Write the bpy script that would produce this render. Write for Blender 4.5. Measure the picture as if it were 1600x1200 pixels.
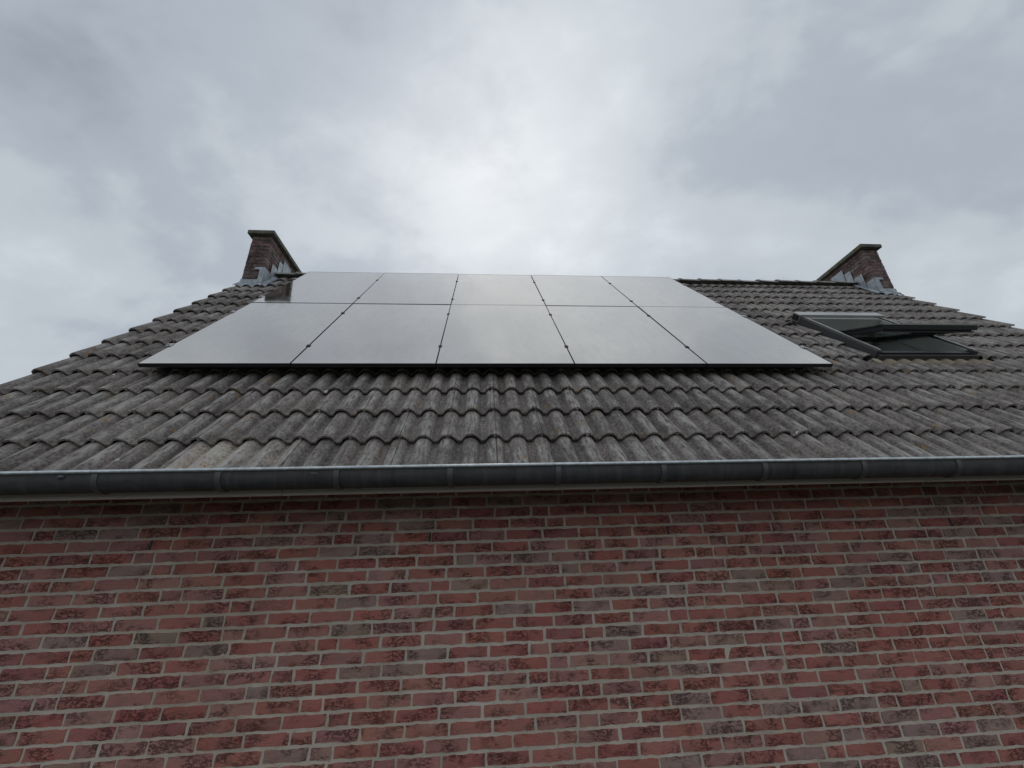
import bpy, bmesh, math, random
from mathutils import Vector, Matrix, noise
R = math.radians
for o in list(bpy.data.objects): bpy.data.objects.remove(o)
scene = bpy.context.scene
COL = scene.collection
random.seed(11)
CZ = 2.1                                   # camera height above the ground

# ------------------------------------------------------------------ camera
cam_d = bpy.data.cameras.new('camera'); cam = bpy.data.objects.new('camera', cam_d); COL.objects.link(cam)
RM = [[0.9975268883486936, -0.0637101361590361, -0.029683759397522415],
      [0.003016461420633606, -0.3831340938119105, 0.9236878082552699],
      [0.0702211362900854, 0.921492965089546, 0.38199438125266444]]
m = Matrix([[RM[0][i], RM[1][i], -RM[2][i]] for i in range(3)]).to_4x4()
m.translation = (0, 0, CZ); cam.matrix_world = m
FPX = 632.3
cam_d.sensor_fit = 'HORIZONTAL'; cam_d.sensor_width = 36; cam_d.lens = FPX/1600*36
cam_d.clip_start = .05; cam_d.clip_end = 3000
scene.camera = cam
def project(p):
    v = (p[0], p[1], p[2]-CZ); c = [sum(RM[r][i]*v[i] for i in range(3)) for r in range(3)]
    if c[2] <= .05: return None
    return 800+FPX*c[0]/c[2], 600-FPX*c[1]/c[2], c[2]

# ------------------------------------------------------------------ node helpers
class NT:
    def __init__(s, tree): s.t = tree; tree.nodes.clear()
    def n(s, typ, ins=None, **kw):
        nd = s.t.nodes.new(typ)
        for k, v in kw.items(): setattr(nd, k, v)
        for k, v in (ins or {}).items(): s.put(nd.inputs[k], v)
        return nd
    def put(s, sock, v):
        if isinstance(v, bpy.types.NodeSocket): s.t.links.new(v, sock)
        elif isinstance(v, bpy.types.Node): s.t.links.new(v.outputs[0], sock)
        else: sock.default_value = v
    def math(s, op, a, b=0., c=0., clamp=False):
        return s.n('ShaderNodeMath', {0: a, 1: b, 2: c}, operation=op, use_clamp=clamp).outputs[0]
    def vmath(s, op, a, b=(0,0,0), out=0):
        return s.n('ShaderNodeVectorMath', {0: a, 1: b}, operation=op).outputs[out]
    def noise(s, vec, scale, detail=3., rough=.5, dist=0., w=None):
        return s.n('ShaderNodeTexNoise', {'Vector': vec, 'Scale': scale, 'Detail': detail, 'Roughness': rough, 'Distortion': dist}).outputs[0]
    def ramp(s, fac, stops, interp='LINEAR'):
        nd = s.n('ShaderNodeValToRGB', {0: fac}); cr = nd.color_ramp; cr.interpolation = interp
        while len(cr.elements) < len(stops): cr.elements.new(.5)
        for e, (p, c) in zip(cr.elements, stops):
            e.position = p; e.color = (c, c, c, 1) if isinstance(c, (int, float)) else (*c, 1)
        return nd.outputs[0]
    def mix(s, fac, a, b, mode='MIX'):
        nd = s.n('ShaderNodeMix', data_type='RGBA', blend_type=mode)
        s.put(nd.inputs[0], fac); s.put(nd.inputs[6], a if not isinstance(a, tuple) else (*a[:3], 1)); s.put(nd.inputs[7], b if not isinstance(b, tuple) else (*b[:3], 1))
        return nd.outputs[2]
    def bump(s, h, strength, dist, normal=None):
        d = {'Height': h, 'Strength': strength, 'Distance': dist}
        if normal is not None: d['Normal'] = normal
        return s.n('ShaderNodeBump', d).outputs[0]
def material(name, build):
    mt = bpy.data.materials.new(name); mt.use_nodes = True
    nt = NT(mt.node_tree); out = nt.n('ShaderNodeOutputMaterial')
    p = nt.n('ShaderNodeBsdfPrincipled'); nt.t.links.new(p.outputs[0], out.inputs[0])
    build(nt, p); return mt
def P(nt, p, **kw):
    names = dict(col='Base Color', rough='Roughness', metal='Metallic', normal='Normal', ior='IOR', spec='Specular IOR Level', trans='Transmission Weight')
    for k, v in kw.items():
        if k == 'col' and isinstance(v, tuple): v = (*v[:3], 1)
        nt.put(p.inputs[names[k]], v)

# ------------------------------------------------------------------ sky, sun, exposure
SUN_EL, SUN_AZ = R(51.), R(0.)             # azimuth from +Y towards +X
sun_dir = Vector((math.sin(SUN_AZ)*math.cos(SUN_EL), math.cos(SUN_AZ)*math.cos(SUN_EL), math.sin(SUN_EL)))
world = bpy.data.worlds.new('World'); scene.world = world; world.use_nodes = True
w = NT(world.node_tree)
geo = w.n('ShaderNodeTexCoord').outputs['Generated']
dirv = w.vmath('NORMALIZE', geo)
sep = w.n('ShaderNodeSeparateXYZ', {0: dirv})
den = w.math('ADD', w.math('MAXIMUM', sep.outputs[2], 0.02), .45)
plane = w.n('ShaderNodeCombineXYZ', {0: w.math('DIVIDE', sep.outputs[0], den), 1: w.math('DIVIDE', sep.outputs[1], den), 2: .37}).outputs[0]
SKX, SKY = 11.2, 8.4
# cloud layer: broad banks, softer streaks
mp = w.n('ShaderNodeMapping', {0: plane, 'Rotation': (0, 0, R(25)), 'Scale': (1., 1.25, 1.), 'Location': (SKX, SKY, 0)}).outputs[0]
big = w.noise(mp, .95, 2., .45, .25)
mid = w.noise(mp, 2.6, 4., .52, .35)
fine = w.noise(mp, 6.5, 5., .6, .25)
cl = w.math('MULTIPLY_ADD', big, .56, w.math('MULTIPLY_ADD', mid, .29, w.math('MULTIPLY', fine, .15)))
cloud = w.ramp(cl, [(.37, (.30, .335, .385)), (.46, (.40, .445, .505)), (.53, (.51, .555, .60)), (.62, (.625, .675, .725))], 'EASE')
dot = w.vmath('DOT_PRODUCT', dirv, tuple(sun_dir), out=1)
dotc = w.math('MAXIMUM', dot, 0.)
glow = w.math('ADD', w.math('MULTIPLY', w.math('POWER', dotc, 9.), .33), w.math('MULTIPLY', w.math('POWER', dotc, 30.), .34))
glow = w.math('MULTIPLY', glow, w.math('MULTIPLY_ADD', cl, 2.2, -.35))
lit = w.mix(1., cloud, w.n('ShaderNodeCombineXYZ', {0: w.math('MULTIPLY', glow, .37), 1: w.math('MULTIPLY', glow, .385), 2: w.math('MULTIPLY', glow, .39)}).outputs[0], 'ADD')
sky = w.n('ShaderNodeTexSky', sky_type='NISHITA', sun_disc=False, sun_elevation=SUN_EL, sun_rotation=SUN_AZ, air_density=1., dust_density=2.)
bg1 = w.n('ShaderNodeBackground', {0: lit, 1: 1.03}); bg2 = w.n('ShaderNodeBackground', {0: sky, 1: .10})
mxs = w.n('ShaderNodeMixShader', {0: .06, 1: bg1.outputs[0], 2: bg2.outputs[0]})
w.n('ShaderNodeOutputWorld', {0: mxs.outputs[0]})
sd = bpy.data.lights.new('sun', 'SUN'); sd.energy = .5; sd.angle = R(10); sd.color = (1, .97, .93)
sun = bpy.data.objects.new('sun', sd); COL.objects.link(sun)
sun.rotation_euler = (-sun_dir).to_track_quat('-Z', 'Y').to_euler(); sun.location = (0, 20, 30)
scene.view_settings.view_transform = 'Standard'; scene.view_settings.look = 'None'
scene.view_settings.gamma = 1; scene.view_settings.exposure = 0; scene.view_settings.use_curve_mapping = False
scene.render.engine = 'CYCLES'; scene.render.resolution_x = 1024; scene.render.resolution_y = 768
scene.cycles.max_bounces = 8

# ------------------------------------------------------------------ materials
def pos_of(nt): return nt.n('ShaderNodeNewGeometry').outputs['Position']
def brick_mat(name, source):
    def b(nt, p):
        pos = pos_of(nt)
        if source == 'object': base = nt.n('ShaderNodeObjectInfo').outputs['Color']
        else: base = nt.n('ShaderNodeAttribute', attribute_name='bcol').outputs['Color']
        sq = nt.vmath('MULTIPLY', pos, (1., 1., 1.5))
        patch = nt.noise(sq, 9., 3., .55, .8)
        c = nt.mix(nt.ramp(patch, [(.47, 0.), (.66, .5)]), base, (.38, .225, .19))
        c = nt.mix(nt.ramp(nt.noise(sq, 14., 2., .5), [(.56, 0.), (.72, .35)]), c, (.54, .26, .21))
        where = nt.ramp(nt.noise(sq, 6.5, 2., .5), [(.44, 0.), (.60, 1.)])
        wv = nt.noise(nt.vmath('MULTIPLY', pos, (.75, 1., 1.6)), 30., 5., .68, .5)
        ridge = nt.math('ABSOLUTE', nt.math('SUBTRACT', wv, .5))
        brk = nt.ramp(nt.noise(sq, 48., 3., .6), [(.40, 0.), (.52, 1.)])
        crease = nt.math('MULTIPLY', brk, nt.ramp(ridge, [(.0, 1.), (.03, .9), (.065, 0.)]))
        blot = nt.ramp(nt.noise(sq, 34., 3., .6, .5), [(.63, 0.), (.72, .7)])
        dark = nt.math('MULTIPLY', nt.math('MAXIMUM', crease, blot), where)
        c = nt.mix(nt.math('MULTIPLY', dark, .78), c, nt.mix(.82, base, (.07, .03, .03)))
        grain = nt.noise(pos, 260., 3., .7)
        c = nt.mix(.6, c, nt.ramp(grain, [(.3, .30), (.7, .70)]), 'OVERLAY')
        pale = nt.ramp(nt.noise(pos, 70., 2., .5), [(.66, 0.), (.75, .4)])
        c = nt.mix(pale, c, (.55, .50, .46))
        smear = nt.ramp(nt.noise(pos, 16., 5., .68), [(.63, 0.), (.74, .35)])
        c = nt.mix(smear, c, (.56, .47, .40))
        c = nt.mix(.4, c, nt.ramp(nt.noise(pos, 1.1, 4., .6), [(.3, .42), (.7, .58)]), 'OVERLAY')
        hgt = nt.math('SUBTRACT', nt.math('MULTIPLY_ADD', grain, .16, nt.math('MULTIPLY', wv, .8)), nt.math('MULTIPLY', dark, .55))
        P(nt, p, col=c, rough=.92, spec=.25, normal=nt.bump(hgt, 1., .009))
    return material(name, b)
M_BRICK = brick_mat('brick_fired', 'object'); M_BRICKS = brick_mat('brick_fired_far', 'attr')
def b(nt, p):
    pos = pos_of(nt); g = nt.noise(pos, 190., 4., .65); l = nt.noise(pos, 5., 3., .55)
    c = nt.mix(nt.ramp(l, [(.35, 0.), (.68, 1.)]), (.62, .53, .425), (.80, .695, .57))
    c = nt.mix(.6, c, nt.ramp(g, [(.3, .28), (.7, .72)]), 'OVERLAY')
    c = nt.mix(.6, c, nt.ramp(nt.noise(pos, 1.1, 4., .6), [(.3, .38), (.7, .60)]), 'OVERLAY')
    c = nt.mix(nt.ramp(nt.noise(pos, 22., 4., .6), [(.58, 0.), (.70, .5)]), c, (.36, .30, .245))
    P(nt, p, col=c, rough=.95, spec=.2, normal=nt.bump(g, .8, .004))
M_MORTAR = material('mortar_sandy', b)
M_OLDMORTAR = material('dark_mortar', lambda nt, p: P(nt, p, col=nt.mix(nt.noise(pos_of(nt), 30., 3.), (.07, .062, .055), (.13, .115, .10)), rough=.95))  # darker mortar for the recessed chimney joints
def b(nt, p):
    pos = pos_of(nt); br = nt.n('ShaderNodeTexBrick', {'Vector': nt.n('ShaderNodeMapping', {0: pos, 'Rotation': (R(90), 0, R(90))}), 'Color1': (.3, .12, .11, 1), 'Color2': (.25, .18, .16, 1), 'Mortar': (.5, .46, .4, 1), 'Scale': 1., 'Brick Width': .22, 'Row Height': .0649, 'Mortar Size': .012})
    P(nt, p, col=br.outputs[0], rough=.9)
M_GABLE = material('gable_brickwork', b)
def b(nt, p):
    pos = pos_of(nt); base = nt.n('ShaderNodeObjectInfo').outputs['Color']
    a = nt.noise(pos, 6., 4., .6); s1 = nt.noise(pos, 55., 5., .7); s2 = nt.noise(pos, 300., 3., .75)
    tc = nt.n('ShaderNodeMapping', {0: pos, 'Rotation': (R(-49.31), 0, 0)}, vector_type='POINT').outputs[0]
    strk = nt.noise(nt.vmath('MULTIPLY', tc, (52., 9., 9.)), 1., 5., .7)
    c = nt.mix(.9, base, nt.ramp(a, [(.3, .36), (.7, .63)]), 'OVERLAY')
    c = nt.mix(.95, c, nt.ramp(s1, [(.34, .24), (.5, .5), (.66, .74)]), 'OVERLAY')
    c = nt.mix(.45, c, nt.ramp(strk, [(.32, .30), (.5, .5), (.68, .68)]), 'OVERLAY')
    c = nt.mix(.8, c, nt.ramp(s2, [(.3, .22), (.7, .78)]), 'OVERLAY')
    lich = nt.ramp(nt.noise(pos, 24., 6., .72), [(.55, 0.), (.67, .6)])
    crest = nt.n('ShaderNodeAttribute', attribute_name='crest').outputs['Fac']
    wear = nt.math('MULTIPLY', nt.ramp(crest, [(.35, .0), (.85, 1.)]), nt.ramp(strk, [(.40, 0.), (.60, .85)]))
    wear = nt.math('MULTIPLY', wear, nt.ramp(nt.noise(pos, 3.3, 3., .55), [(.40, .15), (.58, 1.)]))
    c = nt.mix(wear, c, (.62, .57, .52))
    c = nt.mix(nt.math('MULTIPLY', lich, nt.ramp(s2, [(.4, .2), (.6, 1.)])), c, (.52, .485, .445))
    moss = nt.ramp(nt.noise(pos, 17., 4., .6, .4), [(.68, 0.), (.73, .55)])
    c = nt.mix(moss, c, (.11, .10, .06))
    ora = nt.math('MULTIPLY', nt.ramp(nt.noise(pos, 9.5, 2., .5), [(.685, 0.), (.715, 1.)]), nt.ramp(nt.noise(pos, 60., 3., .6), [(.47, 0.), (.56, .85)]))
    c = nt.mix(ora, c, (.46, .25, .05))
    sp = nt.ramp(nt.noise(pos, 95., 2., .5), [(.73, 0.), (.77, .75)])
    c = nt.mix(sp, c, (.62, .62, .58))
    pit = nt.ramp(nt.noise(pos, 120., 2., .5), [(.27, .8), (.31, 0.)])
    c = nt.mix(pit, c, (.03, .03, .03))
    hgt = nt.math('MULTIPLY_ADD', s2, .4, nt.math('MULTIPLY', s1, .8))
    P(nt, p, col=c, rough=.9, spec=.3, normal=nt.bump(hgt, .9, .006))
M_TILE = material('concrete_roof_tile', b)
def b(nt, p):
    pos = pos_of(nt); a = nt.noise(pos, 12., 4., .6); g = nt.noise(pos, 150., 3., .6)
    c = nt.mix(nt.ramp(a, [(.4, 0.), (.62, 1.)]), (.30, .295, .27), (.48, .47, .43))
    c = nt.mix(nt.ramp(nt.noise(pos, 7., 3., .6), [(.58, 0.), (.66, .7)]), c, (.30, .22, .09))
    c = nt.mix(.6, c, nt.ramp(g, [(.3, .3), (.7, .7)]), 'OVERLAY')
    P(nt, p, col=c, rough=.9, normal=nt.bump(g, .6, .004))
M_RIDGE = material('weathered_ridge_tile', b)
def b(nt, p):
    pos = pos_of(nt); a = nt.noise(nt.vmath('MULTIPLY', pos, (.6, 1, 3)), 9., 4., .6, .3); g = nt.noise(pos, 90., 3., .6)
    c = nt.mix(nt.ramp(a, [(.35, 0.), (.7, 1.)]), (.068, .066, .066), (.098, .096, .094))
    c = nt.mix(nt.ramp(nt.noise(pos, 60., 2.), [(.70, 0.), (.76, .35)]), c, (.25, .25, .24))
    drip = nt.noise(nt.vmath('MULTIPLY', pos, (26., 3., 3.)), 1., 5., .65)
    c = nt.mix(nt.ramp(drip, [(.50, 0.), (.68, .45)]), c, (.15, .145, .14))
    c = nt.mix(nt.ramp(drip, [(.28, .6), (.42, 0.)]), c, (.03, .03, .03))
    P(nt, p, col=c, spec=.22, rough=nt.ramp(g, [(.3, .55), (.7, .75)]), metal=.0, normal=nt.bump(a, .15, .01))
M_ZINC = material('weathered_zinc', b)
M_STRAP = material('zinc_strap', lambda nt, p: P(nt, p, col=nt.mix(nt.noise(pos_of(nt), 30., 3.), (.115, .112, .11), (.15, .147, .144)), rough=.5, metal=.35))
def b(nt, p):
    pos = pos_of(nt); a = nt.noise(pos, 25., 3., .6)
    P(nt, p, col=nt.mix(nt.ramp(a, [(.35, 0.), (.65, 1.)]), (.55, .58, .58), (.80, .84, .84)), rough=.42, metal=.75)
M_BEAD = material('bright_zinc_bead', b)
def b(nt, p):
    pos = pos_of(nt); a = nt.noise(nt.vmath('MULTIPLY', pos, (.5, 3, 6)), 6., 4., .6)
    P(nt, p, col=nt.mix(a, (.66, .58, .51), (.76, .68, .61)), rough=.6)
M_FASCIA = material('painted_fascia', b)
M_DARKWOOD = material('dark_timber', lambda nt, p: P(nt, p, col=nt.mix(nt.noise(pos_of(nt), 12., 3.), (.03, .026, .022), (.06, .05, .042)), rough=.9))
M_BLACK = material('black_anodised_frame', lambda nt, p: P(nt, p, col=nt.mix(nt.noise(pos_of(nt), 30., 3.), (.010, .010, .012), (.02, .02, .022)), rough=.4))
def b(nt, p):
    pos = pos_of(nt)
    a = nt.noise(pos, 1.7, 4., .55, .4); d = nt.noise(nt.vmath('MULTIPLY', pos, (3., 1., 1.)), 4.5, 5., .65, .6); sp = nt.noise(pos, 24., 3., .6, 1.)
    tint = nt.n('ShaderNodeObjectInfo').outputs['Color']
    c = nt.mix(nt.ramp(a, [(.3, 0.), (.7, 1.)]), (.71, .67, .62), (.76, .715, .66))
    c = nt.mix(nt.ramp(d, [(.45, 0.), (.75, .55)]), c, (.64, .61, .57))
    c = nt.mix(1., c, tint, 'MULTIPLY')
    drop = nt.ramp(sp, [(.70, 0.), (.735, .8)])
    c = nt.mix(drop, c, (.62, .65, .72))
    film = nt.ramp(d, [(.35, .05), (.8, .13)])
    P(nt, p, col=c, rough=nt.math('ADD', film, nt.math('MULTIPLY', drop, .3)), metal=.96, ior=1.5, normal=nt.bump(a, .012, .05))
M_PV = material('solar_glass', b)
M_ALU = material('bare_aluminium', lambda nt, p: P(nt, p, col=nt.mix(nt.noise(pos_of(nt), 60., 2.), (.5, .5, .5), (.68, .68, .68)), rough=.35, metal=.9))
M_CLAMP = material('dark_clamp', lambda nt, p: P(nt, p, col=nt.mix(nt.noise(pos_of(nt), 60., 2.), (.05, .05, .055), (.10, .10, .11)), rough=.4, metal=.6))
def b(nt, p):
    pos = pos_of(nt); a = nt.noise(pos, 9., 4., .6, .6); s = nt.noise(pos, 40., 3., .6)
    c = nt.mix(nt.ramp(a, [(.35, 0.), (.65, 1.)]), (.34, .37, .39), (.58, .61, .63))
    c = nt.mix(nt.ramp(s, [(.58, 0.), (.68, .5)]), c, (.74, .75, .74))
    P(nt, p, col=c, rough=.6, metal=.3, normal=nt.bump(s, .3, .01))
M_LEAD = material('lead_sheet', b)
def b(nt, p):
    pos = pos_of(nt); a = nt.noise(pos, 14., 4., .6, .4); g = nt.noise(pos, 110., 3., .6)
    c = nt.mix(nt.ramp(a, [(.4, 0.), (.62, 1.)]), (.10, .10, .088), (.20, .19, .155))
    c = nt.mix(nt.ramp(nt.noise(pos, 8., 3., .6), [(.52, 0.), (.64, .7)]), c, (.20, .17, .07))
    P(nt, p, col=c, rough=.95, normal=nt.bump(g, .6, .005))
M_CAP = material('mossy_concrete_cap', b)
def b(nt, p):
    pos = pos_of(nt); a = nt.noise(pos, 11., 4., .6, .4); g = nt.noise(pos, 80., 3., .6)
    c = nt.mix(nt.ramp(a, [(.35, 0.), (.65, 1.)]), (.36, .285, .20), (.48, .40, .295))
    c = nt.mix(nt.ramp(g, [(.5, 0.), (.7, .5)]), c, (.17, .15, .13))
    P(nt, p, col=c, rough=.85, normal=nt.bump(g, .3, .006))
M_APRON = material('tan_pleated_flashing', b)
M_CASING = material('grey_brown_casing', lambda nt, p: P(nt, p, col=nt.mix(nt.noise(pos_of(nt), 25., 3.), (.055, .052, .049), (.085, .081, .077)), rough=.65, metal=0.))
M_CASESHEEN = material('sky_sheen_casing', lambda nt, p: P(nt, p, col=nt.mix(nt.noise(pos_of(nt), 25., 3.), (.50, .485, .46), (.62, .60, .57)), rough=.3, metal=.7))  # pale tone paints in sky sheen on the head casing and highlights on ribs
M_CASEDARK = material('dark_casing', lambda nt, p: P(nt, p, col=nt.mix(nt.noise(pos_of(nt), 25., 3.), (.022, .023, .023), (.04, .041, .041)), rough=.4, metal=.4))
M_LINING = material('off_white_lining', lambda nt, p: P(nt, p, col=nt.mix(nt.noise(pos_of(nt), 9., 3.), (.42, .42, .38), (.52, .52, .47)), rough=.7))
M_ROOM = material('attic_plaster', lambda nt, p: P(nt, p, col=nt.mix(nt.noise(pos_of(nt), 5., 3.), (.20, .20, .19), (.26, .26, .25)), rough=.9))
M_GLASS = material('window_glass', lambda nt, p: P(nt, p, col=nt.mix(nt.noise(pos_of(nt), 5., 2.), (.80, .85, .84), (.86, .9, .89)), rough=.01, trans=1., ior=1.45))
M_DROP = material('bird_dropping_white', lambda nt, p: P(nt, p, col=nt.mix(nt.ramp(nt.noise(pos_of(nt), 60., 3.), [(.5, 0.), (.62, 1.)]), (.78, .78, .75), (.35, .34, .31)), rough=.8))
def b(nt, p):
    pos = pos_of(nt); tex = nt.n('ShaderNodeTexBrick', {'Vector': pos, 'Color1': (.048, .05, .038, 1), 'Color2': (.06, .062, .045, 1), 'Mortar': (.035, .036, .028, 1), 'Scale': 1., 'Brick Width': .3, 'Row Height': .3, 'Mortar Size': .006})
    c = nt.mix(.6, tex.outputs[0], nt.ramp(nt.noise(pos, 3., 5., .6), [(.3, .35), (.7, .65)]), 'OVERLAY')
    P(nt, p, col=c, rough=.9)
M_GROUND = material('paved_yard', b)

# ------------------------------------------------------------------ mesh helpers
def mesh_from(name, verts, faces, mat, smooth=None):
    me = bpy.data.meshes.new(name); me.from_pydata([tuple(v) for v in verts], [], faces)
    bm = bmesh.new(); bm.from_mesh(me); bmesh.ops.recalc_face_normals(bm, faces=bm.faces); bm.to_mesh(me); bm.free()
    me.materials.append(mat)
    if smooth is not None:
        for p in me.polygons: p.use_smooth = True
        me.set_sharp_from_angle(angle=R(smooth))
    return me
def link(name, me, parent=None, loc=(0, 0, 0), rot=(0, 0, 0)):
    o = bpy.data.objects.new(name, me); COL.objects.link(o); o.parent = parent
    o.location = loc; o.rotation_euler = rot; return o
def empty(name, loc, rot=(0, 0, 0)):
    o = bpy.data.objects.new(name, None); COL.objects.link(o); o.location = loc; o.rotation_euler = rot
    o.empty_display_size = .2; return o
def tag(o, label=None, cat=None, group=None, kind=None):
    if label: o['label'] = label
    if cat: o['category'] = cat
    if group: o['group'] = group
    if kind: o['kind'] = kind
    return o
class MB:
    def __init__(s): s.v = []; s.f = []
    def add(s, v, f):
        k = len(s.v); s.v += [Vector(q) for q in v]; s.f += [tuple(i+k for i in q) for q in f]; return s
    def box(s, x0, x1, y0, y1, z0, z1):
        return s.add([(x0,y0,z0),(x1,y0,z0),(x1,y1,z0),(x0,y1,z0),(x0,y0,z1),(x1,y0,z1),(x1,y1,z1),(x0,y1,z1)],
                     [(0,3,2,1),(4,5,6,7),(0,1,5,4),(1,2,6,5),(2,3,7,6),(3,0,4,7)])
    def xf(s, mtx): s.v = [mtx @ q for q in s.v]; return s
    def build(s, name, mat, parent=None, loc=(0,0,0), rot=(0,0,0), bevel=0., smooth=None):
        me = mesh_from(name, s.v, s.f, mat)
        if bevel:
            bm = bmesh.new(); bm.from_mesh(me)
            bmesh.ops.bevel(bm, geom=bm.edges[:], offset=bevel, segments=2, affect='EDGES', profile=.6); bm.to_mesh(me); bm.free()
        if smooth is not None:
            for p in me.polygons: p.use_smooth = True
            me.set_sharp_from_angle(angle=R(smooth))
        return link(name, me, parent, loc, rot)
def prism(path, x0, x1, nseg=1, wob=None):
    """closed y-z outline swept along x"""
    v, f = [], []; k = len(path)
    for i in range(nseg+1):
        x = x0+(x1-x0)*i/nseg
        for (y, z) in path:
            dy, dz = wob(x) if wob else (0, 0); v.append((x, y+dy, z+dz))
    for i in range(nseg):
        for j in range(k):
            a = i*k+j; b_ = i*k+(j+1) % k; f.append((a, b_, b_+k, a+k))
    f.append(tuple(range(k))[::-1]); f.append(tuple(nseg*k+j for j in range(k)))
    return v, f

# ------------------------------------------------------------------ setting: ground
g = MB().add([(-900,-900,0),(900,-900,0),(900,900,0),(-900,900,0)], [(0,1,2,3)]).build('ground', M_GROUND); tag(g, kind='structure')

# ------------------------------------------------------------------ the house
XL, XR = -3.50, 6.68                       # gable faces
YW = 2.90; WK = YW/2.56                    # front brick face, set back to deepen the eave shade; bricks enlarged to suit
house = empty('brick_house', ((XL+XR)/2, YW, 0))
tag(house, 'red brick house with dark grey tiled roof, zinc gutter and two gable chimneys', 'house')
hinv = Matrix.Translation(-house.location)
def hpart(mb, name, mat, **k): return mb.xf(hinv).build(name, mat, house, **k)

# front wall (mortar body) and bricks
wall_mb = MB()
nx, nz = 180, 52
vv, ff = [], []
for iz in range(nz+1):
    for ix in range(nx+1):
        x = XL+(XR-XL)*ix/nx; z = (CZ+.44)*iz/nz
        vv.append((x, YW+.0055+.0022*noise.noise((x*5, z*5, 0)), z))
for iz in range(nz):
    for ix in range(nx):
        a = iz*(nx+1)+ix; ff.append((a, a+1, a+nx+2, a+nx+1))
wall_mb.add(vv, ff).box(XL, XR, YW+.015, YW+.25, 0, CZ+.44)
wall = hpart(wall_mb, 'wall', M_MORTAR)
tag(wall, 'red and grey mottled brick wall with pale sand mortar below the gutter')

def brick_mesh(L, H, seed, mat=M_BRICK, D=.016):
    """one hand-moulded brick face with its returns; origin at face centre, front towards -y"""
    rnd = random.Random(seed); nx_ = 9 if L > .17 else 5; ny_ = 3
    v, f = [], []
    bow = rnd.uniform(-.0012, .0012); tl = rnd.uniform(-.0018, .0018)
    for j in range(ny_):
        for i in range(nx_):
            s_, t_ = i/(nx_-1), j/(ny_-1); x = (s_-.5)*L; z = (t_-.5)*H
            edge = i in (0, nx_-1) or j in (0, ny_-1)
            y = rnd.uniform(-.0022, .0018)
            if edge:
                y += .0018
                if j in (0, ny_-1): z += rnd.uniform(-.0036, .0022)*(1 if j else -1) + bow*math.sin(s_*math.pi)
                if i in (0, nx_-1): x += rnd.uniform(-.0045, .0020)*(1 if i else -1)
            z += tl*(s_-.5)
            v.append((x, y, z))
    for j in range(ny_-1):
        for i in range(nx_-1):
            a = j*nx_+i; f.append((a, a+1, a+nx_+1, a+nx_))
    ring = [i for i in range(nx_)]+[j*nx_+nx_-1 for j in range(1, ny_)]+[(ny_-1)*nx_+i for i in range(nx_-2, -1, -1)]+[j*nx_ for j in range(ny_-2, 0, -1)]
    k = len(v)
    for q in ring: v.append((v[q][0]*1.004, D, v[q][2]*1.01))
    for i in range(len(ring)):
        j = (i+1) % len(ring); f.append((ring[i], k+i, k+j, ring[j]))
    return mesh_from('brick', v, f, mat, smooth=50)
SL, HL, BH, CO = .2080*WK, .0990*WK, .0508*WK, .0649*WK
stretch = [brick_mesh(SL, BH, s) for s in range(16)]
heads = [brick_mesh(HL, BH, 100+s) for s in range(8)]
PALETTE = [((.53,.20,.155), 8), ((.49,.175,.14), 7), ((.55,.235,.18), 3), ((.44,.165,.14), 3), ((.42,.28,.24), 2.0), ((.43,.285,.22), 1.8), ((.54,.275,.225), 3), ((.50,.235,.195), 6)]
def brick_colour(x, z, rnd):
    # grey and buff bricks come in loose clusters
    g_ = noise.noise((x*1.1+3., z*1.6, 5.))+.35*noise.noise((x*3., z*4., 9.))
    ws = [wt*(1+2.2*max(0, g_)) if i in (4, 5) else wt*(1+1.6*max(0, -g_)) for i, (c, wt) in enumerate(PALETTE)]
    c = rnd.choices([c for c, _ in PALETTE], ws)[0]; k = rnd.uniform(.98, 1.19)
    return tuple(min(.6, q*k*rnd.uniform(.96, 1.04)) for q in c)
rnd = random.Random(5)
bricks = []; prev = []
ZTOP = CZ+(-.2003+.0649*9)*WK                   # mortar line just under the soffit
n_c = int(ZTOP/CO)
WEEP = {4: [q*WK for q in (-1.847, -.381, 1.196, 2.997)]}
for c in range(n_c+1):
    zc = ZTOP-CO*(c+.5)
    if zc < .03: break
    x = XL+rnd.uniform(0, .11); joints = []; run = rnd.randint(0, 6)
    first = True
    while x < XR-.02:
        head = run <= 0
        for attempt in range(2):
            L = HL if head else SL
            xe = x+L+.0138
            if any(abs(xe-q) < .022 for q in prev): head = not head
            else: break
        L = HL if head else SL
        run = rnd.choice((4, 5, 6, 7)) if head else run-1
        if xe > XR: L = XR-x-.002
        if L > .05: bricks.append((x+L/2, zc, L))
        x += L+.0138+rnd.uniform(-.0015, .002); joints.append(x-.006)
    prev = joints
def area(bk):
    q = project((bk[0], YW, bk[1]))
    if not q or not (-10 < q[0] < 1610 and 775 < q[1] < 1212): return 0
    return bk[2]/q[2]**2/max(.4, 1)
order = sorted(range(len(bricks)), key=lambda i: -area(bricks[i])*(1 if abs(bricks[i][2]-HL) > .02 else 1.6))
chosen = set(order[:300])
fv, ffc, fcol = [], [], []
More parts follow.
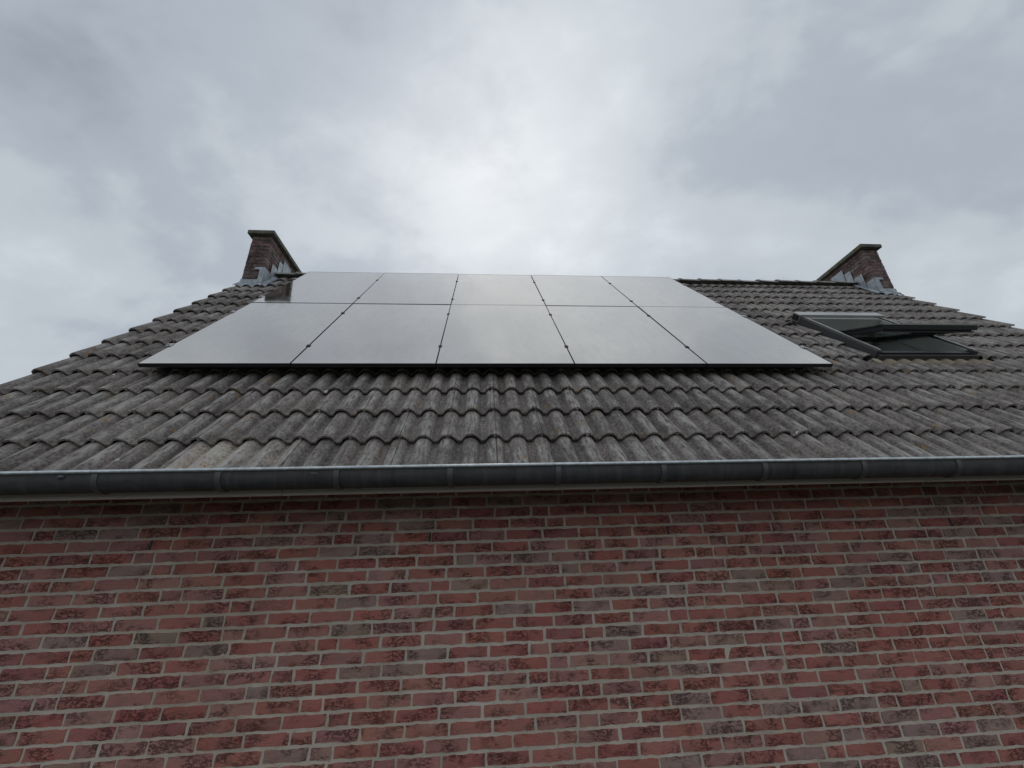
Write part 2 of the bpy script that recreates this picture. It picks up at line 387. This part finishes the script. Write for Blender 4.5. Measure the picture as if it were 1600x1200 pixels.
for i, (x, z, L) in enumerate(bricks):
    col = brick_colour(x, z, rnd)
    full = abs(L-SL) < .003; hd = abs(L-HL) < .003
    me = rnd.choice(stretch if not hd else heads)
    dy, rz = rnd.uniform(-.0015, .0015), rnd.uniform(-.010, .010); flip = rnd.random() < .5
    sx = (L/SL if not hd else L/HL)*rnd.uniform(.99, 1.008)
    rx = math.pi if False else rnd.uniform(-.02, .02)
    mt = Matrix.Translation((x, YW+dy, z)) @ Matrix.Rotation(rz, 4, 'Z') @ Matrix.Rotation(rnd.uniform(-.006, .006), 4, 'Y') @ Matrix.Rotation(math.pi if flip else 0, 4, 'Y') @ Matrix.Diagonal((sx, 1, rnd.uniform(.97, 1.03), 1))
    if i in chosen:
        o = link('brick', me, wall); o.matrix_local = hinv @ mt; o.color = (*col, 1)
    else:
        k = len(fv); fv += [hinv @ (mt @ q.co) for q in me.vertices]; ffc += [tuple(a+k for a in p.vertices) for p in me.polygons]; fcol += [col]*len(me.vertices)
me = bpy.data.meshes.new('bricks'); me.from_pydata([tuple(q) for q in fv], [], ffc); me.materials.append(M_BRICKS)
at = me.color_attributes.new('bcol', 'FLOAT_COLOR', 'POINT')
at.data.foreach_set('color', [q for c in fcol for q in (*c, 1)])
for p in me.polygons: p.use_smooth = True
me.set_sharp_from_angle(angle=R(50))
tag(link('bricks', me, wall), 'remaining bricks of the wall', kind='stuff')
# open perpends (weep slots)
for wx in WEEP[4]:
    zb = min((bk[1] for bk in bricks), key=lambda z: abs(z-(CZ+.079*WK)))
    js = [(bk[0]+bk[2]/2+.006) for bk in bricks if abs(bk[1]-zb) < .002]
    jx = min(js, key=lambda q: abs(q-wx))
    MB().box(jx-.0055, jx+.0055, YW-.0015, YW+.02, zb-.029, zb+.029).xf(hinv).build('weep_slot', M_BLACK, wall)

# roof frame: local x = X, local y = up the slope, local z = roof normal
AL = R(49.31); T = -.0923
P0 = Vector((0, 3.03195376, 1.44163776+CZ)); NV = Vector((0, -math.sin(AL), math.cos(AL))); SV = Vector((0, math.cos(AL), math.sin(AL)))
RO = P0+NV*T
GA, TW = .3324, .3024; V0 = -1.231; XJ = .081; AMP = .046
VR = 3.663                                 # slope length to the ridge
YR = RO.y+VR*SV.y; ZR = RO.z+VR*SV.z
SX0, SX1, SV0, SV1 = 3.875, 4.97, .385, 1.605   # roof window outline
def roofpt(x, v, wn): return RO+SV*v+NV*wn+Vector((x, 0, 0))
# deck slabs round the window opening
def deck(mb, x0, x1, v0, v1): mb.box(x0, x1, v0, v1, -.16, -.085)
dk = MB(); ve = V0+.05
deck(dk, XL-.105, SX0+.03, ve, VR-.04); deck(dk, SX1-.03, XR+.056, ve, VR-.04); deck(dk, SX0+.03, SX1-.03, ve, SV0+.03); deck(dk, SX0+.03, SX1-.03, SV1-.03, VR-.04)
roof = dk.build('roof', M_DARKWOOD, house, loc=hinv @ RO, rot=(AL, 0, 0))
tag(roof, 'front roof slope of dark grey double-roll concrete tiles')
def prof(x):
    d = min(abs(x+.012-k*TW/2) for k in range(-1, 4)); t = min(1., d/.0545)
    return -AMP*(.85*(1-math.sqrt(max(0., 1-t*t)))+.15*t*t)
def tile_mesh(x0, x1, y0, y1, seed, left_lap=True):
    rnd_ = random.Random(seed)
    xs = [x0+(x1-x0)*i/max(4, round((x1-x0)/.0122)) for i in range(max(4, round((x1-x0)/.0122))+1)]
    cols = []
    if left_lap: cols += [(x0-.016, prof(x0)-.013), (x0-.0006, prof(x0)-.013)]
    else: cols += [(x0-.001, prof(x0)-.03)]
    cols += [(q, prof(q)) for q in xs]
    cols += [(x1+.0006, prof(x1)-.02)]
    v, f = [], []; tilt = .033/GA
    ph = rnd_.uniform(0, 9)
    for (x, h) in cols:
        jy = .0016*noise.noise((x*40, ph, 0))+.0022*noise.noise((x*9, ph, 3)); jz = .0012*noise.noise((x*30, ph, 7))
        v += [(x, y1, h-tilt*y1), (x, y0+.009, h-tilt*y0+jz*.3), (x, y0+jy+.001, h-tilt*y0-.0035+jz), (x, y0+jy+.0025, h-tilt*y0-.0175)]
    for i in range(len(cols)-1):
        for j in range(3):
            a = i*4+j; f.append((a, a+4, a+5, a+1))
    me_ = mesh_from('roof_tile', v, f, M_TILE, smooth=48)
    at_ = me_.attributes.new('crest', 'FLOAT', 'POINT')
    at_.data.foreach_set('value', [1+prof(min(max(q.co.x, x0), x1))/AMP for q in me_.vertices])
    return me_
LEN = .405
normal = [tile_mesh(0, TW-.0036, 0, LEN, s) for s in range(10)]
vergeL = [tile_mesh(-.058, TW-.0036, 0, LEN, 40+s, False) for s in range(3)]
topm = [tile_mesh(0, TW-.0036, 0, VR-(V0+14*GA)-.01, 60+s) for s in range(3)]
topL = [tile_mesh(-.058, TW-.0036, 0, VR-(V0+14*GA)-.01, 70, False)]
rt = random.Random(21); singles = []; hidden = []
for k in range(15):
    for j in range(-12, 22):
        v0, x0 = V0+k*GA, XJ+j*TW
        a0, a1, b0, b1 = 0., TW-.0036, 0., LEN
        if k == 14: mesh = rt.choice(topm) if j > -12 else topL[0]
        else: mesh = rt.choice(normal) if j > -12 else rt.choice(vergeL)
        # cut tiles round the roof window
        if v0 < SV1+.02 and v0+GA > SV0-.01 and x0 < SX1 and x0+TW > SX0:
            if x0 >= SX0-.01 and x0+TW <= SX1+.01: inx = True
            else: inx = False
            if k == 4:
                b1 = SV0-.0-v0; mesh = tile_mesh(a0, a1, 0, b1, k*50+j)
            elif v0+GA > SV1:                                   # row over the head
                if inx or True:
                    if v0 < SV1+.02: mesh = tile_mesh(a0, a1, SV1+.02-v0, LEN, k*50+j) if v0+GA-SV1-.02 > .03 else None
            elif x0 < SX0: a1 = SX0-.012-x0; mesh = tile_mesh(a0, a1, 0, LEN, k*50+j) if a1 > .03 else None
            elif x0+TW > SX1: a0 = SX1+.012-x0; mesh = tile_mesh(a0, TW-.0036, 0, LEN, k*50+j, False) if TW-a0 > .03 else None
            else: mesh = None
        if mesh is None: continue
        loc = (x0+rt.uniform(-.0012, .0012), v0+rt.uniform(-.003, .003), rt.uniform(-.0015, .0015)); rz = rt.uniform(-.004, .004); ry = rt.uniform(-.004, .004)
        gk = rt.uniform(.80, 1.18)*(1+.10*noise.noise((x0*.7, v0*.9, 2.))); wm = rt.uniform(-.012, .016)
        col = (.250*gk*(1+wm), .214*gk, .190*gk*(1-wm), 1)
        if (k, j) == (0, -6): col = (.56, .485, .405, 1)
        elif (k, j) == (0, -5): col = (.39, .34, .29, 1)
        elif rt.random() < .06: col = (.33, .29, .255, 1)
        q = [project(roofpt(x0+dx, v0+dv, 0)) for dx in (0, TW) for dv in (0, GA)]
        vis = any(p_ and -5 < p_[0] < 1605 and -5 < p_[1] < 745 for p_ in q)
        if -2.70+.05 < x0 and x0+TW < 3.07-.05 and v0 > .0: vis = False
        (singles if vis else hidden).append((mesh, loc, (rt.uniform(-.003, .003), ry, rz), col, (k, j)))
print('tiles', len(singles), len(hidden))
hv, hf = [], []
for mesh, loc, rot, col, kj in singles:
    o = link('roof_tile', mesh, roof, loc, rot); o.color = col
    if kj == (0, -6): o['label'] = 'pale beige replacement tile above the gutter'
for mesh, loc, rot, col, kj in hidden:
    k = len(hv); hv += [Vector(loc)+q.co for q in mesh.vertices]; hf += [tuple(a+k for a in p.vertices) for p in mesh.polygons]
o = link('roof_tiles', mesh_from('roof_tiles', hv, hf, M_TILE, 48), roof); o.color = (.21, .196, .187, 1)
tag(o, 'roof tiles under the solar panels and beyond the frame', kind='stuff')
# bird droppings and lime splashes, thin blobs lying on the tiles
def blob(name, x, v, r, seed, sx=1.):
    rn = random.Random(seed); vs = []; n_ = 14
    k = int((v-V0)/GA); base = lambda xx, vv_: prof((xx-XJ) % TW)-.033/GA*(vv_-V0-k*GA)
    rr = [r*rn.uniform(.55, 1.25) for _ in range(n_)]
    for ring_, hh in ((0, .0035), (.7, .0032), (1, .0008)):
        for i in range(n_ if ring_ else 1):
            a = i/n_*6.283; xx = x+math.cos(a)*rr[i]*ring_*sx; v_ = v+math.sin(a)*rr[i]*ring_
            vs.append((xx, v_, base(xx, v_)+hh))
    fs = [(0, 1+i, 1+(i+1) % n_) for i in range(n_)]+[(1+i, 1+n_+i, 1+n_+(i+1) % n_, 1+(i+1) % n_) for i in range(n_)]
    return link(name, mesh_from(name, vs, fs, M_DROP, 60), roof)
blob('bird_dropping', -1.204, -.215, .03, 3)['label'] = 'white bird dropping below the panels'
for x, v, r, s in ((-1.95, -.86, .008, 4), (-2.05, -1.10, .009, 5), (2.13, -.88, .012, 6), (3.0, -.77, .007, 8), (-2.95, .05, .012, 9), (-.8, -.62, .006, 10)): blob('bird_dropping', x, v, r, s)

# ridge tiles
def ridge_mesh(seed):
    rn = random.Random(seed); v, f = [], []; n_ = 10; L = .40
    for (x, r) in ((0, .112), (.03, .112), (.035, .103), (L, .094)):
        for t_ in (0, -.014):
            for i in range(n_+1):
                a = math.pi*(.06+.88*i/n_); v.append((x, -math.cos(a)*(r+t_)*1.12, math.sin(a)*(r+t_)*.92))
    m_ = n_+1
    for s_ in range(3):
        for t_ in (0, 1):
            for i in range(n_):
                a = (s_*2+t_)*m_+i; f.append((a, a+1, a+2*m_+1, a+2*m_))
    for i in range(n_): f.append((i, i+1, m_+i+1, m_+i)); a = 6*m_+i; f.append((a, a+1, a+m_+1, a+m_))
    return mesh_from('ridge_tile', v, f, M_RIDGE, 40)
rm = [ridge_mesh(s) for s in range(2)]
x = -3.27; rr = random.Random(8); ridge_loc = hinv @ Vector((0, YR, ZR-.078))
while x < 6.42:
    o = link('ridge_tile', rr.choice(rm), house, ridge_loc+Vector((x, rr.uniform(-.004, .004), rr.uniform(-.004, .006))), (0, rr.uniform(.005, .02), rr.uniform(-.01, .01)))
    x += .345

# rear slope, gables, rear wall, attic floor
YB = 2*YR-YW
pr = [(YR+.002, ZR-.09), (YR+.002, ZR-.03), (2*YR-RO.y-V0*SV.y, RO.z+V0*SV.z-.03), (2*YR-RO.y-V0*SV.y, RO.z+V0*SV.z-.12)]
v, f = prism(pr, XL-.03, XR+.03); o = hpart(MB().add(v, f), 'rear_roof', M_TILE); o.color = (.17, .165, .16, 1)
zw = lambda y: RO.z+((y-RO.y) if y < YR else (2*YR-y-RO.y))*math.tan(AL)-.27
for x0, x1 in ((XL+.001, XL+.2), (XR-.2, XR-.001)):
    v, f = prism([(YW+.26, 0), (YB, 0), (YB, zw(YB)), (YR, zw(YR)), (YW+.26, zw(YW+.26))], x0, x1); hpart(MB().add(v, f), 'gable_wall', M_GABLE)
hpart(MB().box(XL+.205, XR-.205, YB-.2, YB-.001, 0, zw(YB)), 'rear_wall', M_GABLE)
hpart(MB().box(XL+.205, XR-.205, YW+.3, YB-.21, CZ+.25, CZ+.40), 'attic_floor', M_ROOM)

# fascia boards, soffit
seams = [-3.56, -1.091, 1.304, 3.699, 6.70]
for a, b_ in zip(seams, seams[1:]):
    hpart(MB().box(a+.002, b_-.002, 2.326, 2.346, CZ+.3155+random.uniform(-.001, .001), CZ+.44), 'fascia_board', M_FASCIA, bevel=.0015)
hpart(MB().box(XL, XR, 2.3465, YW+.02, CZ+.405, CZ+.425), 'soffit', M_DARKWOOD)

# gutter
GY, GZ, GR = 2.238, CZ+.4005, .0675
def gpath(r, inner):
    pts = []
    for i in range(19):
        a = math.pi+math.pi*i/18; pts.append((GY+math.cos(a)*r, GZ+math.sin(a)*r))
    return pts
def sag(x): return (.0012*noise.noise((x*1.3, 0, 4)), .0016*noise.noise((x*.9, 2, 0))-.0009*x)
outer = [(GY-GR, GZ+.026)]+gpath(GR, 0)+[(GY+GR, GZ+.045)]
inner = [(GY+GR-.0022, GZ+.045)]+gpath(GR-.0022, 1)[::-1]+[(GY-GR+.0022, GZ+.026)]
v, f = prism(outer+inner, -3.64, 6.76, 60, sag)
gut = hpart(MB().add(v, f), 'gutter', M_ZINC, smooth=40)
tag(gut, 'dark grey half-round zinc gutter with bright rolled front edge')
def gpart(mb, name, mat, **k): return mb.xf(hinv).build(name, mat, gut, **k)
bead = [(GY-GR-.003+math.cos(a)*.0095, GZ+.0275+math.sin(a)*.0095) for a in [i/12*6.2832 for i in range(12)]]
v, f = prism(bead, -3.64, 6.76, 60, sag); gpart(MB().add(v, f), 'rolled_edge', M_BEAD, smooth=60)
for i in range(-5, 14):
    bx = -.18+.5842*i+.0
    if not -3.5 < bx < 6.7: continue
    po = [(GY-GR-.006, GZ+.016)]+[(GY+(yy-GY)*(GR+.006)/GR, GZ+(zz-GZ)*(GR+.006)/GR) for yy, zz in gpath(GR, 0)]+[(GY+GR+.006, GZ+.03)]
    pi_ = [(GY+GR+.0002, GZ+.03)]+[(GY+(yy-GY)*(GR+.0002)/GR, GZ+(zz-GZ)*(GR+.0002)/GR) for yy, zz in gpath(GR, 0)[::-1]]+[(GY-GR-.0002, GZ+.016)]
    wx = random.uniform(-.004, .004)
    v, f = prism(po+pi_, bx-.0145+wx, bx+.0138+wx, 1, lambda x_: sag(bx)); gpart(MB().add(v, f), 'gutter_bracket', M_STRAP, smooth=40)
for jx in (-.66, 2.77):                                            # soldered laps
    po = [(GY-GR-.0014, GZ+.02)]+[(GY+(yy-GY)*(GR+.0014)/GR, GZ+(zz-GZ)*(GR+.0014)/GR) for yy, zz in gpath(GR, 0)]
    pi_ = [(GY+(yy-GY)*(GR-.001)/GR, GZ+(zz-GZ)*(GR-.001)/GR) for yy, zz in gpath(GR, 0)[::-1]]
    v, f = prism(po+pi_, jx-.012, jx+.012, 1, lambda x_: sag(jx)); gpart(MB().add(v, f), 'gutter_joint', M_ZINC, smooth=40)
    bd = [(GY-GR-.003+math.cos(a)*.0108, GZ+.0275+math.sin(a)*.0108) for a in [i/12*6.2832 for i in range(12)]]
    v, f = prism(bd, jx-.011, jx+.013, 1, lambda x_: sag(jx)); gpart(MB().add(v, f), 'bead_sleeve', M_BEAD, smooth=60)
for ex in (-3.641, 6.757):
    v, f = prism(outer, ex-.002, ex+.002, 1, lambda x_: sag(ex)); gpart(MB().add(v, f), 'stop_end', M_ZINC)
bm = bmesh.new(); bmesh.ops.create_uvsphere(bm, u_segments=12, v_segments=8, radius=.011)
me = bpy.data.meshes.new('overflow_plug'); bm.to_mesh(me); bm.free(); me.materials.append(M_STRAP)
for vtx in me.vertices: vtx.co.x *= 1.5
link('overflow_plug', me, gut, hinv @ Vector((-2.092, GY-GR-.002, GZ+.006)))
gpart(MB().box(-.892, -.858, GY-GR-.0018, GY-GR+.001, GZ+.000, GZ+.007), 'maker_plate', M_STRAP)

# chimneys
def chimney(x0, x1, inner_side, label):
    y0, y1, zb, zt = 5.14, 6.22, CZ+3.62, CZ+4.613
    ch = hpart(MB().box(x0+.006, x1-.006, y0+.006, y1-.006, zb-.25, zt), 'chimney', M_OLDMORTAR); tag(ch, label)
    rn = random.Random(int(x0*100)); cloc = hinv
    cap = MB().box(x0-.055, x1+.055, y0-.062, y1+.062, zt+.008, zt+.072).xf(cloc).build('cap', M_CAP, ch, bevel=.006)
    SL, HL = .2080, .0990; pal = [(.17,.125,.12), (.20,.145,.135), (.14,.11,.105), (.22,.18,.165), (.21,.14,.13), (.26,.22,.20)]
    n_ = int((zt-zb)/.0649)
    for c in range(n_+1):
        zc = zt-.0649*(c+.5)
        for face in ('front', inner_side):
            if face == 'front': a, e = x0, x1
            else: a, e = y0, y1
            p_ = a+(.0 if (c+(face != 'front')) % 2 else -.105)
            first = True
            while p_ < e-.02:
                s_ = max(p_, a); q = min(p_+SL, e); L = q-s_
                if e-q < .03: L = e-s_
                if L > .03:
                    hd = L < .15; me = rn.choice(heads if hd else stretch); sc = L/((HL if hd else SL)*WK)
                    if face == 'front': mt = Matrix.Translation((s_+L/2, y0+rn.uniform(-.002, .002), zc))
                    else:
                        xx = x1 if face == 'right' else x0
                        mt = Matrix.Translation((xx+rn.uniform(-.002, .002), s_+L/2, zc)) @ Matrix.Rotation(R(90 if face == 'right' else -90), 4, 'Z')
                    o = link('brick', me, ch); o.matrix_local = cloc @ mt @ Matrix.Diagonal((sc*.995, 1, rn.uniform(.98, 1.04), 1))
                    cc = rn.choice(pal); k = rn.uniform(.8, 1.2); o.color = (cc[0]*k, cc[1]*k, cc[2]*k, 1)
                p_ = s_+L+.011
    # stepped lead flashings on the inner side, wrapped round the front corner at the bottom step
    xs = x1+.004 if inner_side == 'right' else x0-.004
    sg = 1 if inner_side == 'right' else -1
    steps = [[(5.83, 4.527), (5.590, 4.529), (5.590, 4.18), (5.84, 4.18)], [(5.565, 4.410), (5.456, 4.408), (5.456, 4.10), (5.572, 4.17)],
             [(5.43, 4.218), (5.288, 4.213), (5.286, 3.90), (5.44, 4.08)], [(5.268, 4.012), (5.125, 4.012), (5.122, 3.74), (5.275, 3.90)]]
    for i, st in enumerate(steps):
        off = sg*(.004+.006*i)
        vs = [(xs+off+sg*rn.uniform(0, .003), y, CZ+z) for y, z in st]+[(xs+off-sg*.003, y, CZ+z) for y, z in st]
        mb = MB().add(vs, [(0,1,2,3), (7,6,5,4), (0,4,5,1), (1,5,6,2), (2,6,7,3), (3,7,4,0)])
        if i == 3:
            xa, xb = (x1-.125, xs+off) if sg > 0 else (xs+off, x0+.125)
            xm = x1-.045 if sg > 0 else x0+.045
            mb.box(xa, xb, y0-.022, y0-.016, CZ+3.975, CZ+4.014)
            mb.box(min(xm, xb if sg > 0 else xa), max(xm, xb if sg > 0 else xa), y0-.0215, y0-.0165, CZ+3.74, CZ+3.974)
        mb.xf(cloc).build('step_flashing', M_LEAD, ch)
    # lead soaker down the roof beside the chimney and apron in front, dressed over the tiles
    def dressed(name, xa, xb, va, vb, lift):
        vs, fs = [], []; nx_, nv = 26, 9
        for jv in range(nv+1):
            v_ = va+(vb-va)*jv/nv; k = int((v_-V0)/GA)
            for i in range(nx_+1):
                xx = xa+(xb-xa)*i/nx_; wob = .010*noise.noise((xx*14, v_*14, 1))
                edge = .012*noise.noise((xx*11, 3, 1)) if jv == 0 else 0
                vs.append(cloc @ roofpt(xx, v_+edge, prof((xx-XJ) % TW)*.72+lift+wob+(.004 if jv else -.006)))
        for jv in range(nv):
            for i in range(nx_): a = jv*(nx_+1)+i; fs.append((a, a+1, a+nx_+2, a+nx_+1))
        ob = link(name, mesh_from(name, vs, fs, M_LEAD, 60), ch)
        sm = ob.modifiers.new('thickness', 'SOLIDIFY'); sm.thickness = .003
    vf = (y0-RO.y)/SV.y
    dressed('lead_apron', x0-.05, x1+.05, vf-.12, vf+.12, .004)
    if sg > 0: dressed('lead_soaker', x1-.01, x1+.11, vf-.07, VR-.10, .004)
    else: dressed('lead_soaker', x0-.11, x0+.01, vf-.07, VR-.10, .004)
    MB().box(x0-.004, x1+.004, y0-.014, y0-.008, CZ+3.70, CZ+3.800).xf(cloc).build('front_upstand', M_LEAD, ch)
    return ch
chimney(-3.545, -3.262, 'right', 'slender dark brick chimney behind the panels at the left gable')
chimney(6.487, 6.760, 'left', 'slender dark brick chimney with bright lead steps at the right gable')

# roof window, built in the roof frame
wx, wv = (SX0+SX1)/2, SV0
WO = roofpt(wx, 0, 0)
rw = empty('roof_window', hinv @ WO, (AL, 0, 0)); rw.parent = house
tag(rw, 'pivot roof window with dark casings, swung open')
def wpart(mb, name, mat, **k): return mb.build(name, mat, rw, **k)
hw = (SX1-SX0)/2
for s_ in (-1, 1):
    a, e = sorted((s_*hw, s_*(hw-.052)))
    wpart(MB().box(a, e, SV0+.012, SV1-.012, -.09, .052), 'side_casing', M_CASING, bevel=.006)
    a, e = sorted((s_*(hw-.030), s_*(hw-.046)))
    wpart(MB().box(a, e, SV0+.02, SV1-.09, .0525, .066), 'casing_rib', M_CASESHEEN, bevel=.003)
    a, e = sorted((s_*(hw-.053), s_*(hw-.073)))
    wpart(MB().box(a, e, SV0+.07, SV1-.12, -.12, .045), 'frame_jamb', M_LINING)
    a, e = sorted((s_*(hw+.002), s_*(hw+.058)))
    wpart(MB().box(a, e, SV0-.01, SV1+.03, -.07, -.036), 'side_flashing', M_CASEDARK)
wpart(MB().box(-hw-.006, hw+.006, SV1-.115, SV1+.012, -.02, .085), 'head_casing', M_CASESHEEN, bevel=.008)
wpart(MB().box(-hw-.020, -hw-.007, SV1-.10, SV1-.01, .0, .070), 'hinge_cover', M_CASEDARK, bevel=.004)
wpart(MB().box(-hw+.085, hw-.085, SV1-.16, SV1-.117, -.10, .05), 'frame_head', M_LINING)
wpart(MB().box(-hw+.063, hw-.063, SV0+.012, SV0+.068, -.09, .034), 'sill_casing', M_CASEDARK, bevel=.005)
wpart(MB().box(-hw+.02, hw-.01, SV0-.02, SV0+.011, -.05, .018), 'sill_flashing', M_CASING, bevel=.004)
# reveal lining towards the room
for s_ in (-1, 1):
    a, e = sorted((s_*(hw-.064), s_*(hw-.052)))
    for q in range(5): wpart(MB().box(a, e, SV0+.04, SV1-.05, -.245-.12*q, -.128-.12*q), 'reveal_board', M_LINING)
wpart(MB().box(-hw+.065, hw-.065, SV1-.10, SV1-.088, -.72, -.105), 'reveal_head', M_LINING)
wpart(MB().box(-hw+.065, hw-.065, SV0+.05, SV0+.062, -.72, -.095), 'reveal_sill', M_LINING)
# sash on its centre pivot
pv = (SV0+SV1)/2-.015; hh = (SV1-SV0)/2-.105; sw = hw-.068; TH = R(-27)
sash_m = Matrix.Translation((.028, pv, .01)) @ Matrix.Rotation(TH, 4, 'X')
sb = MB()
for s_ in (-1, 1): a, e = sorted((s_*sw, s_*(sw-.062))); sb.box(a, e, -hh, hh, -.020, .026)
sb.box(-sw+.0625, sw-.0625, -hh, -hh+.075, -.020, .026).box(-sw+.0625, sw-.0625, hh-.07, hh, -.020, .026)
wpart(sb.xf(sash_m), 'sash', M_CASEDARK)
wpart(MB().box(-sw-.02, sw+.045, -hh-.018, -hh+.06, .029, .046).box(-sw-.02, sw+.045, -hh-.018, -hh-.004, -.012, .028).xf(sash_m), 'sash_bottom_cover', M_CASEDARK, bevel=.003)
for s_ in (-1, 1):
    a, e = sorted((s_*(sw+.018), s_*(sw-.045))); wpart(MB().box(a, e, -hh+.061, hh*.1, .029, .045).xf(sash_m), 'sash_side_cover', M_CASING, bevel=.003)
wpart(MB().box(-sw-.018, sw+.043, -hh-.0215, -hh-.0185, .036, .047).xf(sash_m), 'cover_light_edge', M_CASESHEEN)  # added pale strip drawing the bright upper edge of the cover
wpart(MB().box(-sw-.01, sw+.03, -hh+.002, -hh+.012, -.034, -.0205).xf(sash_m), 'seal_strip', M_CASING)
wpart(MB().box(-sw+.05, sw-.05, -hh+.06, hh-.06, .006, .012).xf(sash_m), 'pane', M_GLASS)
wpart(MB().box(-.28, .28, hh-.045, hh-.02, -.055, -.035).xf(sash_m), 'handle_bar', M_ALU, bevel=.004)
# pleated tan apron dressed over the tiles below the sill
vs, fs = [], []; nx_ = 110
for jv, v_ in enumerate((SV0-.125, SV0-.09, SV0-.05, SV0-.012)):
    for i in range(nx_+1):
        xx = SX0-.06+(SX1-SX0+.12)*i/nx_; k = int((v_-V0)/GA)
        wob = .02*noise.noise((xx*5, 1, 6))+.008*noise.noise((xx*25, 1, 2)) if jv == 0 else 0
        wz = prof((xx-XJ) % TW)*(1., .97, .85, .5)[jv]-.033/GA*(v_-V0-k*GA)+(.004, .007, .010, .012)[jv]+.0018*math.sin(xx*420)
        vs.append((xx-wx, v_+wob, wz))
for jv in range(3):
    for i in range(nx_): a = jv*(nx_+1)+i; fs.append((a, a+1, a+nx_+2, a+nx_+1))
o = link('apron_flashing', mesh_from('apron_flashing', vs, fs, M_APRON, 50), rw)
sm = o.modifiers.new('thickness', 'SOLIDIFY'); sm.thickness = .003

# ------------------------------------------------------------------ solar panels: two rows of five, each its own thing
UX, UV, X0P = 1.154, 1.76055, -2.69669876
W_, H_, TK = 1.1475, 1.7535, .035
place_x = ['leftmost', 'second from the left', 'middle', 'second from the right', 'rightmost']
RAILV = [.387, 1.375, 2.005, 2.999]
fm = MB()
e_ = .0025
fm.box(-W_/2, W_/2, 0, e_, -TK, 0).box(-W_/2, W_/2, H_-e_, H_, -TK, 0).box(-W_/2, -W_/2+e_, e_, H_-e_, -TK, 0).box(W_/2-e_, W_/2, e_, H_-e_, -TK, 0)
fm.box(-W_/2+e_, W_/2-e_, e_, H_-e_, -.012, -.007)
frame_me = mesh_from('frame', fm.v, fm.f, M_BLACK)
gm = MB().box(-W_/2+e_+.0004, W_/2-e_-.0004, e_+.0004, H_-e_-.0004, -.0065, -.0012)
glass_me = mesh_from('glass', gm.v, gm.f, M_PV)
cm = MB().box(-.016, .016, -.02, .02, .0006, .004).box(-.005, .005, -.006, .006, .004, .008).box(-.0028, .0028, -.018, .018, -.03, .0006)
clamp_me = mesh_from('clamp', cm.v, cm.f, M_CLAMP)
em = MB().box(-.028, .010, -.028, .028, .0006, .006).box(-.028, -.010, -.028, .028, -.036, .0006).box(-.020, -.006, -.009, .009, .006, .012)
endc_me = mesh_from('clamp', em.v, em.f, M_ALU)
rp = random.Random(4)
for r_ in range(2):
    for c in range(5):
        x = X0P+UX*c+UX/2; v_ = r_*UV
        org = P0+SV*v_+Vector((x, 0, 0))
        ro = (AL+R(rp.uniform(-.12, .12)), R(rp.uniform(-.08, .08)), 0)
        pn = empty('solar_panel', org, ro)
        extra = ''
        if (r_, c) == (1, 0): extra = ', mirroring the chimney'
        tag(pn, 'black-framed glass solar panel, %s in the %s row%s' % (place_x[c], ('lower', 'upper')[r_], extra), 'solar panel', 'solar panels on the front roof slope')
        link('frame', frame_me, pn)
        gl = link('glass', glass_me, pn); tk = rp.uniform(.965, 1.03); gl.color = (tk, tk, tk*rp.uniform(.995, 1.01), 1)
        for rv in RAILV[2*r_:2*r_+2]:
            if c < 4: link('clamp', clamp_me, pn, (UX/2, rv-v_, 0))
            else: link('clamp', endc_me, pn, (W_/2+.002, rv-v_, 0), (0, 0, math.pi))
            if c == 0: link('clamp', endc_me, pn, (-W_/2-.002, rv-v_, 0))
names = ['lowest aluminium rail under the lower row of panels', 'aluminium rail under the upper part of the lower panel row', 'aluminium rail under the lower part of the upper panel row', 'topmost aluminium rail under the upper panel row']
for rv, lb in zip(RAILV, names):
    ln = 5*UX+.07; org = P0+SV*rv+Vector((X0P+5*UX/2-.01, 0, 0))
    rl = MB().box(-ln/2, ln/2, -.02, .02, -TK-.042, -TK-.001).build('mounting_rail', M_ALU, None, org, (AL, 0, 0))
    tag(rl, lb, 'rail', 'mounting rails under the solar panels')
